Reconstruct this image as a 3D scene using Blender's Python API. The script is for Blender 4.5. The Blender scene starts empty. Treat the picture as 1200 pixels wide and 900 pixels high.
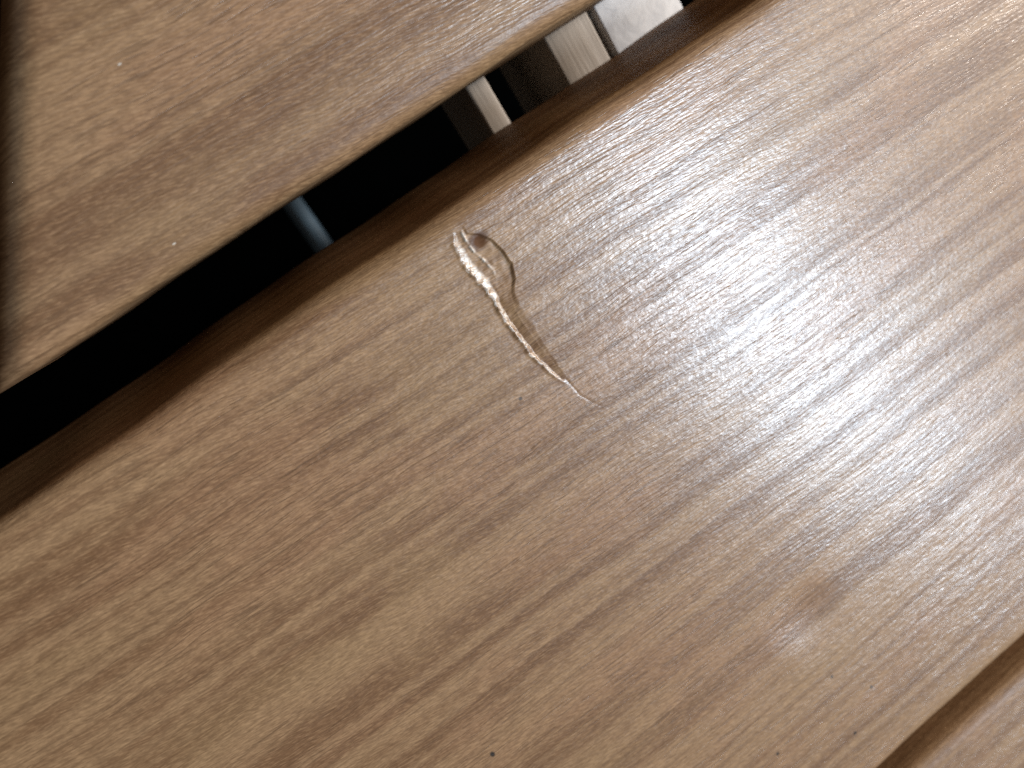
import bpy, bmesh, math
import numpy as np
from mathutils import Matrix, Vector, noise as mnoise

sc = bpy.context.scene
COL = sc.collection
U = 0.1 / 150.0            # one working unit in metres (camera stands 150 units above the planks)

# ------------------------------------------------------------------ camera
R = np.array([[0.79384365, -0.58848596, 0.15328577],
              [-0.52260018, -0.7890706, -0.32288797],
              [0.31096833, 0.17621539, -0.93394156]])
cam_d = bpy.data.cameras.new('camera')
cam = bpy.data.objects.new('camera', cam_d); COL.objects.link(cam)
m = Matrix.Identity(4)
for i in range(3):
    m[i][0] = R[i][0]; m[i][1] = -R[i][1]; m[i][2] = -R[i][2]
m[2][3] = 150 * U
cam.matrix_world = m
cam_d.sensor_width = 36; cam_d.sensor_fit = 'HORIZONTAL'
cam_d.lens = 901 / 1200 * 36
cam_d.clip_start = 0.002; cam_d.clip_end = 50
cam_d.dof.use_dof = True
cam_d.dof.focus_distance = 160 * U
cam_d.dof.aperture_fstop = cam_d.lens / 1.5
sc.camera = cam

# ------------------------------------------------------------------ light
w = bpy.data.worlds.new('World'); sc.world = w; w.use_nodes = True
bg = w.node_tree.nodes['Background']
bg.inputs[0].default_value = (1.0, 0.86, 0.74, 1); bg.inputs[1].default_value = 0.10

def area(name, target, direction, dist, sx, sy, power, color):
    d = bpy.data.lights.new(name, 'AREA'); d.shape = 'RECTANGLE'; d.size = sx; d.size_y = sy
    d.energy = power; d.color = color
    o = bpy.data.objects.new(name, d); COL.objects.link(o)
    dv = Vector(direction).normalized()
    o.location = Vector(target) * U + dv * dist
    t = Vector((1, 0, 0)).cross(dv).normalized()              # long side turned about the planks' length
    xa = t.cross(dv).normalized()
    o.rotation_euler = Matrix((xa, t, dv)).transposed().to_euler()
    return o
area('window_light', (84, -72, 0), (0.445, -0.36, 0.815), 0.75, 0.085, 0.42, 7.5, (0.72, 0.86, 1.0))
area('gap_fill_light', (110, -3, -62), (0.88, 0.0, 0.475), 0.60, 0.13, 0.03, 4.6, (1.0, 0.94, 0.88))  # added narrow lamp, no window: sends light along the gap onto the rails

sc.view_settings.view_transform = 'Standard'; sc.view_settings.look = 'None'
sc.view_settings.gamma = 1; sc.view_settings.exposure = 0
sc.render.engine = 'CYCLES'
sc.cycles.use_denoising = False
sc.cycles.max_bounces = 4
sc.cycles.sample_clamp_indirect = 1

# ------------------------------------------------------------------ node helper
class NT:
    def __init__(s, name):
        s.m = bpy.data.materials.new(name); s.m.use_nodes = True
        s.t = s.m.node_tree; s.bs = s.t.nodes['Principled BSDF']
    def n(s, kind, ins=None, **kw):
        nd = s.t.nodes.new(kind)
        for k, v in kw.items(): setattr(nd, k, v)
        for k, v in (ins or {}).items(): s.set(nd.inputs[k], v)
        return nd
    def set(s, sock, v):
        if isinstance(v, bpy.types.NodeSocket): s.t.links.new(v, sock)
        else: sock.default_value = v
    def math(s, op, a, b=0.0, c=0.0, clamp=False):
        nd = s.n('ShaderNodeMath', operation=op, use_clamp=clamp)
        s.set(nd.inputs[0], a); s.set(nd.inputs[1], b); s.set(nd.inputs[2], c)
        return nd.outputs[0]
    def noise(s, vec, scale=1.0, detail=2.0, rough=0.5, dist=0.0, two=False):
        nd = s.n('ShaderNodeTexNoise', noise_dimensions='2D' if two else '3D', ins={'Vector': vec, 'Scale': scale, 'Detail': detail, 'Roughness': rough, 'Distortion': dist})
        return nd.outputs['Fac']
    def comb(s, x, y, z):
        return s.n('ShaderNodeCombineXYZ', {0: x, 1: y, 2: z}).outputs[0]
    def ramp(s, fac, a, b, lo=0.0, hi=1.0, smooth=True):
        nd = s.n('ShaderNodeMapRange', {0: fac, 1: a, 2: b, 3: lo, 4: hi}, interpolation_type='SMOOTHSTEP' if smooth else 'LINEAR')
        return nd.outputs[0]
    def mix(s, f, a, b, mode='MIX'):
        nd = s.n('ShaderNodeMix', data_type='RGBA', blend_type=mode)
        s.set(nd.inputs[0], f); s.set(nd.inputs[6], a); s.set(nd.inputs[7], b)
        return nd.outputs[2]
    def spot(s, x, y, cx, cy, rx, ry, inner=0.4):
        dx = s.math('DIVIDE', s.math('SUBTRACT', x, cx), rx); dy = s.math('DIVIDE', s.math('SUBTRACT', y, cy), ry)
        d = s.math('SQRT', s.math('ADD', s.math('MULTIPLY', dx, dx), s.math('MULTIPLY', dy, dy)))
        return s.ramp(d, inner, 1.0, 1.0, 0.0)

def wood(name, seed, tilt=0.06, light=(0.298, 0.170, 0.082), dark=(0.165, 0.080, 0.034), dirt=None, relief=1.0, scar=False, edge=None, turn=-1.0):
    N = NT(name); M = N.math
    tc = N.n('ShaderNodeTexCoord').outputs['Object']
    sep = N.n('ShaderNodeSeparateXYZ', {0: tc})
    x = M('DIVIDE', sep.outputs[0], U); y = M('DIVIDE', sep.outputs[1], U); z = M('DIVIDE', sep.outputs[2], U)
    y0 = y; y = M('MULTIPLY_ADD', z, turn, y)
    def nz(sx, yy, sy, k, detail=2, rough=.5, dist=0):
        return N.noise(N.comb(M('MULTIPLY_ADD', x, sx, seed * 3.7 + k * 11.3), M('MULTIPLY', yy, sy), 0), 1, detail, rough, dist, True)
    # grain runs a few degrees off the plank's edge and wanders
    wander = M('SUBTRACT', nz(.010, y, .018, 1, 2), .5)
    fade = N.ramp(y, -215, -60, 0.0, 1.0)
    yg = M('ADD', M('MULTIPLY_ADD', M('MULTIPLY', x, fade), tilt, y), M('MULTIPLY', wander, 5))
    # growth-ring bands
    b1 = nz(.0018, yg, .070, 3, 2, .6)
    b2 = nz(.0025, yg, .27, 7, 2)
    b3 = nz(.0035, yg, .85, 9, 2, .6)
    hue = nz(.018, yg, .045, 21, 2)
    blot = nz(.09, yg, .16, 31, 1, .6, .5)
    bs = M('MULTIPLY_ADD', b1, .50, M('MULTIPLY_ADD', b2, .44, M('MULTIPLY', blot, .10)))
    band = N.ramp(bs, .44, .61)
    col = N.mix(band, (*light, 1), (*dark, 1))
    pink = tuple(c * k for c, k in zip(light, (.94, .85, .86)))
    col = N.mix(N.ramp(hue, .48, .68, 0, .6), col, (*pink, 1))
    col = N.mix(N.ramp(hue, .45, .28, 0, .45), col, (light[0] * .96, light[1] * 1.0, light[2] * .95, 1))
    col = N.mix(N.ramp(b3, .56, .72, 0, .42), col, tuple(c * .62 for c in dark) + (1,))
    # fibres: short strands crossing at small angles
    wob = M('SUBTRACT', nz(.045, y, .07, 40, 2), .5)
    yf = M('ADD', M('MULTIPLY_ADD', x, .05, y), M('MULTIPLY', wob, 1.8))
    yf2 = M('MULTIPLY_ADD', x, .17, yf)
    f1 = nz(.26, yf, 2.1, 50, 2, .72)
    f2 = nz(.42, yf2, 2.3, 60, 2, .70)
    peb = nz(.75, yf, 1.25, 70, 2, .65)
    pore = nz(.075, yf, 2.1, 80, 1)
    where = N.ramp(hue, .35, .60)
    groove = M('MULTIPLY', N.ramp(pore, .60, .70), M('MULTIPLY_ADD', where, .75, .25))
    fib = M('MULTIPLY', M('ADD', f1, f2), .5)
    col = N.mix(N.ramp(fib, .38, .58, 0.34, 0), col, tuple(c * .7 for c in dark) + (1,))
    col = N.mix(N.ramp(fib, .48, .66, 0, .22), col, (light[0] * 1.4, light[1] * 1.42, light[2] * 1.45, 1))
    f3 = nz(.42, yf2, 3.3, 65, 1, .6)
    col = N.mix(N.ramp(f3, .40, .56, 0.21, 0), col, tuple(c * .75 for c in dark) + (1,))
    col = N.mix(N.ramp(f3, .54, .72, 0, .27), col, (light[0] * 1.45, light[1] * 1.5, light[2] * 1.55, 1))
    col = N.mix(M('MULTIPLY', groove, .45), col, tuple(c * .5 for c in dark) + (1,))
    for (cx, cy, rx, ry, c, amt) in (dirt or []):
        col = N.mix(M('MULTIPLY', N.spot(x, y0, cx, cy, rx, ry), amt), col, (*c, 1))
    if scar:
        at = N.n('ShaderNodeAttribute', attribute_name='scar').outputs['Fac']
        col = N.mix(M('MULTIPLY', at, N.ramp(peb, .36, .56, .35, 1.0)), col, (.68, .63, .56, 1))
    # fine relief
    h1 = nz(.17, yf, 1.9, 52, 1, .45)
    h2 = nz(.40, yf2, 3.2, 62, 0)
    h = M('MULTIPLY_ADD', h1, .095, M('MULTIPLY', h2, .03))
    h = M('MULTIPLY_ADD', nz(.9, yf, 1.2, 72, 1, .5), .042, h)
    h = M('MULTIPLY_ADD', groove, -.03, h)
    h = M('MULTIPLY_ADD', b2, .12, h)
    bump = N.n('ShaderNodeBump', {'Strength': 1.0, 'Distance': U * relief, 'Height': h})
    N.set(N.bs.inputs['Normal'], bump.outputs[0])
    N.set(N.bs.inputs['Base Color'], col)
    N.bs.inputs['Roughness'].default_value = .52
    sp = N.ramp(z, -2.6, -1.0, .05, .38)
    if scar: sp = M('MULTIPLY', sp, M('MULTIPLY_ADD', N.n('ShaderNodeAttribute', attribute_name='cut').outputs['Fac'], -.48, 1.0, clamp=True))
    N.set(N.bs.inputs['Specular IOR Level'], sp)
    # varnish film on the face only; the sawn sides are dull
    cw = M('MULTIPLY', N.ramp(z, -2.6, -1.0, 0, 1), N.ramp(M('MULTIPLY_ADD', b2, .6, M('MULTIPLY', b3, .4)), .42, .62, 1.0, .6))
    if edge: cw = M('MULTIPLY', cw, N.ramp(y0, *edge))
    if scar: cw = M('MULTIPLY', cw, M('MULTIPLY_ADD', N.n('ShaderNodeAttribute', attribute_name='cut').outputs['Fac'], -.45, 1.0, clamp=True))
    N.set(N.bs.inputs['Coat Weight'], cw)
    cr = N.ramp(peb, .35, .65, .24, .32)
    if scar: cr = M('MULTIPLY_ADD', N.n('ShaderNodeAttribute', attribute_name='cut').outputs['Fac'], .16, cr)
    N.set(N.bs.inputs['Coat Roughness'], cr)
    N.bs.inputs['Coat IOR'].default_value = 1.55
    N.set(N.bs.inputs['Coat Normal'], bump.outputs[0])
    return N.m

def plain_wood(name, color, seed, rough=.55):
    N = NT(name); M = N.math
    tc = N.n('ShaderNodeTexCoord').outputs['Object']
    sep = N.n('ShaderNodeSeparateXYZ', {0: tc})
    x = M('DIVIDE', sep.outputs[0], U); y = M('DIVIDE', sep.outputs[1], U); z = M('DIVIDE', sep.outputs[2], U)
    a = N.noise(N.comb(M('MULTIPLY', x, .5), M('MULTIPLY', y, .03), M('ADD', M('MULTIPLY', z, .5), seed)), 1, 4, .6)
    b = N.noise(N.comb(M('MULTIPLY', x, .15), M('MULTIPLY', y, .1), seed), 1, 3, .6)
    col = N.mix(N.ramp(a, .3, .7), (*[c * .84 for c in color], 1), (*color, 1))
    col = N.mix(N.ramp(b, .4, .7, 0, .35), col, (*[c * .75 for c in color], 1))
    N.set(N.bs.inputs['Base Color'], col); N.bs.inputs['Roughness'].default_value = rough
    bump = N.n('ShaderNodeBump', {'Strength': .6, 'Distance': U * .4, 'Height': a}); N.set(N.bs.inputs['Normal'], bump.outputs[0])
    return N.m

# ------------------------------------------------------------------ setting: the dark floor far below
def link(name, verts, faces, mat, parent=None, smooth=False, loc=(0, 0, 0)):
    me = bpy.data.meshes.new(name); me.from_pydata(verts, [], faces); me.update()
    if smooth: me.polygons.foreach_set('use_smooth', [True] * len(me.polygons))
    me.materials.append(mat)
    o = bpy.data.objects.new(name, me); COL.objects.link(o); o.location = loc
    if parent: o.parent = parent
    return o
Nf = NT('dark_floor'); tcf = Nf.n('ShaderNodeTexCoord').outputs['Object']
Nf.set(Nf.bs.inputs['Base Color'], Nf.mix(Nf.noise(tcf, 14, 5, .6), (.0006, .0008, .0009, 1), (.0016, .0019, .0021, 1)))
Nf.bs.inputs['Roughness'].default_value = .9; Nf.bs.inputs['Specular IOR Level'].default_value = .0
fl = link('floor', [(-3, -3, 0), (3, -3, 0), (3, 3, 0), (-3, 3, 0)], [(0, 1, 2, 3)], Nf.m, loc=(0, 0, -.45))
fl['kind'] = 'structure'; fl['label'] = 'dark floor seen through the gap between the planks'

# ------------------------------------------------------------------ the bench: one thing
bench = bpy.data.objects.new('slatted_bench', None); COL.objects.link(bench)
bench.location = (0, 0, 0); bench.empty_display_size = .05
bench['label'] = 'varnished brown wooden slatted bench with a gouge in its middle plank'
bench['category'] = 'bench'

T = 60.0      # plank thickness
RR = 4.2      # edge radius
# ---- relief of the middle plank
def sm(a, b, v):
    t = np.clip((v - a) / (b - a), 0, 1); return t * t * (3 - 2 * t)
def smooth_rand(v, n, seed, scale):
    r = np.random.RandomState(seed); k = r.rand(n) * 2 - 1
    t = np.clip(v * scale, 0, n - 1.001); i = t.astype(int); f = t - i; f = f * f * (3 - 2 * f)
    return k[i] * (1 - f) + k[i + 1] * f
def vnoise(X, Y, lam, seed):
    r = np.random.RandomState(seed); G = r.rand(257, 257) * 2 - 1
    a = (X / lam) % 256; b = (Y / lam) % 256
    i = a.astype(int); j = b.astype(int); f = a - i; g = b - j; f = f * f * (3 - 2 * f); g = g * g * (3 - 2 * g)
    return (G[i, j] * (1 - f) + G[i + 1, j] * f) * (1 - g) + (G[i, j + 1] * (1 - f) + G[i + 1, j + 1] * f) * g
# the gouge: its pale left wall (LX) and its shaded right wall (RX), running across the grain
LY = -np.array([-19.0, -20.5, -22.7, -25.3, -27.9, -30.7, -34.1, -37.7, -42.0, -46.6, -50.9, -55.6, -59.5])
LX = np.array([32.0, 31.7, 31.5, 31.4, 31.8, 32.5, 32.4, 31.7, 31.8, 32.1, 32.5, 33.6, 34.9])
LW = np.array([.6, .9, 1.2, 1.5, 1.9, 1.7, 1.2, .85, .9, .8, .7, .55, .35])
LD = np.array([.0, .18, .28, .36, .44, .48, .52, .54, .52, .46, .36, .26, .0])
RY = -np.array([-21.0, -22.5, -24.9, -28.2, -30.9, -33.4, -35.8, -39.1, -43.0, -47.7, -52.4, -56.4, -60.0])
RX = np.array([33.4, 35.4, 37.0, 37.7, 37.8, 36.9, 34.9, 33.7, 33.6, 33.9, 34.3, 34.7, 35.1])
def relief(X, Y, scar=False):
    v = -Y
    j = v - 18
    xl = np.interp(v, LY, LX) + .16 * smooth_rand(j, 80, 3, .7) + .08 * smooth_rand(j, 200, 4, 2.4)
    wl = np.interp(v, LY, LW) * (1 + .3 * smooth_rand(j, 80, 5, .9))
    dp = np.interp(v, LY, LD) * (1 + .2 * smooth_rand(j, 80, 6, .6))
    xr = np.maximum(np.interp(v, RY, RX) + .12 * smooth_rand(j, 160, 8, 1.3), xl + .5)
    d = X - xl
    t = (X - xl) / (xr - xl)
    floor = np.interp(v, [18, 24, 31, 35, 39, 50, 60], [.6, .75, .85, .6, .28, .28, .4])
    rw = np.interp(v, [18, 30, 36, 44, 51, 60], [.6, .6, 1.1, 1.7, .9, .4])
    wall_l = sm(-1.0, .15, d / wl)
    wall_r = 1 - sm(0, 1, (X - xr) / rw)
    dp = dp * (1 + .16 * vnoise(X, Y, 1.1, 21) * (d > -.5)) 
    body = np.where(t < 1, 1 + (floor - 1) * np.clip(t, 0, 1), floor)
    z = -dp * wall_l * wall_r * body
    z += .40 * dp * np.exp(-((d + wl * 1.1) / .5) ** 2) * (1 + .6 * smooth_rand(j, 160, 17, 1.2))                     # burr on the left rim
    # second split strand at the top
    x2 = np.interp(v, [20, 22.7, 25, 26.8, 30, 34], [33.0, 32.8, 33.0, 33.7, 34.3, 33.6])
    s2 = sm(19.5, 21, v) * (1 - sm(27, 33, v)) * np.exp(-((X - x2) / .30) ** 2)
    s2 = s2 * (.55 + .45 * smooth_rand(j, 160, 18, 1.8))
    z += .26 * s2
    # deep pit
    r = np.hypot((X - 35.1) / 2.0, (Y + 23.7) / 1.8)
    pitm = 1 - sm(.0, 1.0, r)
    z -= .22 * pitm
    if scar == 'cut': return np.clip(wall_l * wall_r * sm(0, .2, dp) * np.interp(v, [34, 39], [1, .3]) + 2.0 * pitm, 0, 2)
    if scar:
        k = np.exp(-((d + wl * .5) / (wl * np.interp(v, [18, 25, 30, 34, 40], [.3, .42, .5, .4, .3]))) ** 2) * sm(.0, .3, dp) * (.15 + .85 * sm(-.5, .5, smooth_rand(j, 200, 9, 2.2) + .5 * smooth_rand(X * 2 + j, 400, 12, 1.4)))
        k = np.maximum(k, .75 * np.exp(-((d + wl * 1.25) / .16) ** 2) * sm(.1, .4, dp) * sm(-.2, .5, smooth_rand(j, 120, 14, 1.1)))
        return np.clip(np.maximum(k, s2 * .8), 0, 1)
    # soft pressed hollow near the far corner
    r2 = np.hypot((X - 54.5) / 13, (Y + 149) / 11)
    z -= .7 * (1 - sm(0, 1, r2)) - .2 * np.exp(-(np.hypot((X - 47) / 6, (Y + 160) / 6)) ** 2)
    # hair crack running on from the gouge
    xh = np.interp(v, [58, 63.2, 67.4, 70.8, 75], [34.9, 35.7, 37.8, 40.5, 44])
    z -= ((v > 58) & (v < 74)) * .05 * (1 - sm(60, 73, v)) * np.exp(-((X - xh) / .28) ** 2)
    # planing unevenness
    z += .10 * np.sin(X * .045 + 1.3 * np.sin(Y * .03)) + .07 * np.sin(Y * .11 + X * .012 + 2)
    return z

def plank(name, y_hi, y_lo, x0, x1, mat, fine_x=None, fine_y=None, step=4.0, hf=None, wob=0, draft=0, end=None):
    """plank along X between y_lo and y_hi, top at z = 0, rounded long edges"""
    def axis(a, b, fine):
        if not fine: return np.linspace(a, b, max(2, int((b - a) / step)))
        lo, hi, st = fine
        return np.concatenate([np.linspace(a, lo, max(2, int((lo - a) / step)))[:-1], np.arange(lo, hi, st), np.linspace(hi, b, max(2, int((b - hi) / step)))])
    xs = axis(x0, x1, fine_x)
    ys = axis(y_lo + RR, y_hi - RR, fine_y)
    ang = np.linspace(0, math.pi / 2, 9)[1:]
    py = np.concatenate([[y_lo + 1.0], [y_lo + .3], [y_lo], [y_lo], (y_lo + RR - RR * np.sin(ang))[::-1], ys, y_hi - RR + RR * np.sin(ang), [y_hi + draft * .96], [y_hi + draft], [y_hi + draft - .3], [y_hi + draft - 1.0]])
    pz = np.concatenate([[-T], [-T + .3], [-T + 1.0], [-T + 3.0], (-RR + RR * np.cos(ang))[::-1], ys * 0, -RR + RR * np.cos(ang), [-T + 3.0], [-T + 1.0], [-T + .3], [-T]])
    X, Y = np.meshgrid(xs, py, indexing='ij'); Z = np.broadcast_to(pz, X.shape).copy()
    if end:                                                   # mitred, rounded-over end
        r, fn = end
        na = np.linspace(math.pi / 2, 0, 14)
        off = np.concatenate([[0], r - r * np.sin(na)]); dz = np.concatenate([[-T], -(r - r * np.cos(na))])
        ex = fn(py)[None, :]
        X = np.concatenate([ex + off[:, None], ex + r + (xs[1:, None] - xs[0]) / (xs[-1] - xs[0]) * (x1 - ex - r)], 0)
        Y = np.broadcast_to(py, X.shape).copy()
        Z = np.maximum(pz[None, :] + np.concatenate([dz, np.zeros(len(xs) - 1)])[:, None], -T)
    ew = np.clip((Y - (y_hi - 14)) / 14, 0, 1) + np.clip(((y_lo + 14) - Y) / 14, 0, 1)
    if hf is not None: Z += hf(X, Y) * (pz > -1.2)[None, :]
    if wob: Y = Y + ew * wob * (np.sin(X * .031 + 1) + .6 * np.sin(X * .083 + 2) + .35 * np.sin(X * .21))
    nx, ny = X.shape
    V = np.stack([X, Y, Z], -1).reshape(-1, 3) * U
    i = np.arange(nx * ny).reshape(nx, ny)
    q = np.stack([i[:-1, :-1], i[1:, :-1], i[1:, 1:], i[:-1, 1:]], -1).reshape(-1, 4).tolist()
    for k in range(nx - 1): q.append((i[k, ny - 1], i[k + 1, ny - 1], i[k + 1, 0], i[k, 0]))   # underside
    q.append(tuple(int(a) for a in i[0, :])); q.append(tuple(int(a) for a in i[-1, ::-1]))
    o = link(name, V.tolist(), [tuple(int(a) for a in f) for f in q], mat, bench, True)
    if hf is not None:
      for nm in ('scar', 'cut'):
        a = o.data.attributes.new(nm, 'FLOAT', 'POINT')
        a.data.foreach_set('value', (hf(X, Y, nm) * (pz > -1.2)[None, :]).ravel().astype(np.float32))
    return o

blk = (.012, .009, .007)
mid_mat = wood('varnished_wood_middle', 4.0, .06, scar=True,
               dirt=[(35.0, -23.4, 3.1, 2.6, (.075, .03, .014), .85),
                     (-26.3, -120.7, .75, 1.0, blk, .95), (24.4, -55.6, .6, .5, blk, .8),
                     (52.8, -171, .6, .7, blk, .8), (61, -183.1, .6, .8, blk, .85), (50.4, -191.7, .8, .7, blk, .9), (29.2, -178.4, .7, .8, blk, .8)])
p1 = plank('plank', -14.9, -209.9, -180, 620, mid_mat, (28, 47, .13), (-78, -19.4, .13), 3.0, relief, .35, 3.3)
p1['label'] = 'middle plank with a pale gouge across its grain'

third_mat = wood('varnished_wood_lower', 17.0, .0, light=(.30, .175, .088), dark=(.18, .092, .042), edge=(-229, -222, 1.0, .08))
p2 = plank('plank', -219.6, -415, -180, 620, third_mat, None, None, 6.0, None, .3, 1.2)

# upper plank: same section, its end mitred
upper_mat = wood('varnished_wood_upper', 29.0, .02, light=(.298, .172, .086), dark=(.168, .084, .038), relief=.8, turn=0.0, edge=(4.5, 9.0, .12, 1.0),
                 dirt=[(-.9, 35, .5, .22, (.6, .54, .46), .8), (-12, 6.9, .5, .2, (.6, .54, .46), .8)])
p3 = plank('plank', 200, 2.4, -60, 620, upper_mat, None, None, 6.0, None, .3, 0, (11.0, lambda y: -55.0 + (y - 2.4) * .86))
p3['label'] = 'upper plank with its end cut at an angle'

# ---- cross rails under the planks, seen through the gap
def rail(name, x0, x1, ztop, zbot, y0, y1, mat, label=None, r=.8):
    bm = bmesh.new(); bmesh.ops.create_cube(bm, size=1)
    for v in bm.verts:
        v.co = Vector(((x0 if v.co.x < 0 else x1) * U, (y0 if v.co.y < 0 else y1) * U, (zbot if v.co.z < 0 else ztop) * U))
    bmesh.ops.bevel(bm, geom=bm.edges[:], offset=r * U, segments=3, profile=.5, affect='EDGES')
    me = bpy.data.meshes.new(name); bm.to_mesh(me); bm.free(); me.materials.append(mat)
    for p in me.polygons: p.use_smooth = True
    me.set_sharp_from_angle(angle=math.radians(35))
    o = bpy.data.objects.new(name, me); COL.objects.link(o); o.parent = bench
    if label: o['label'] = label
    return o
rail_mat = plain_wood('pale_rail_wood', (.38, .315, .25), 2.0)
rail('cross_rail', 68.5, 75.0, -61, -90, -400, 190, rail_mat, 'narrow cross rail under the gap')
rail('cross_rail', 95.0, 110.0, -61, -102, -400, 190, rail_mat, 'wider cross rail under the gap')
Nw = NT('white_painted_wood'); tcw = Nw.n('ShaderNodeTexCoord').outputs['Object']
nw = Nw.noise(tcw, 220, 4, .6, .8)
Nw.set(Nw.bs.inputs['Base Color'], Nw.mix(Nw.ramp(nw, .3, .7), (.66, .67, .70, 1), (.86, .87, .89, 1))); Nw.bs.inputs['Roughness'].default_value = .6
Nw.set(Nw.bs.inputs['Normal'], Nw.n('ShaderNodeBump', {'Strength': .5, 'Distance': U * .5, 'Height': nw}).outputs[0])
white = Nw.m
rail('support_board', 112.2, 137, -60.6, -75, -400, 190, white, 'white painted board under the gap', .5)
Nm = NT('blue_steel'); tcm = Nm.n('ShaderNodeTexCoord').outputs['Object']
Nm.set(Nm.bs.inputs['Base Color'], Nm.mix(Nm.noise(tcm, 300, 3), (.055, .09, .125, 1), (.075, .12, .16, 1)))
Nm.bs.inputs['Roughness'].default_value = .5
def rod(name, x, z, r, y0, y1, mat, label):
    bm = bmesh.new()
    bmesh.ops.create_cone(bm, cap_ends=True, segments=24, radius1=r * U, radius2=r * U, depth=(y1 - y0) * U, matrix=Matrix.Translation((x * U, (y0 + y1) / 2 * U, z * U)) @ Matrix.Rotation(math.pi / 2, 4, 'X'))
    me = bpy.data.meshes.new(name); bm.to_mesh(me); bm.free(); me.materials.append(mat)
    for p in me.polygons: p.use_smooth = len(p.vertices) == 4
    o = bpy.data.objects.new(name, me); COL.objects.link(o); o.parent = bench; o['label'] = label
rod('stretcher_rod', 21.5, -200, 4.3, -400, 190, Nm.m, 'blue-grey metal rod low under the planks')
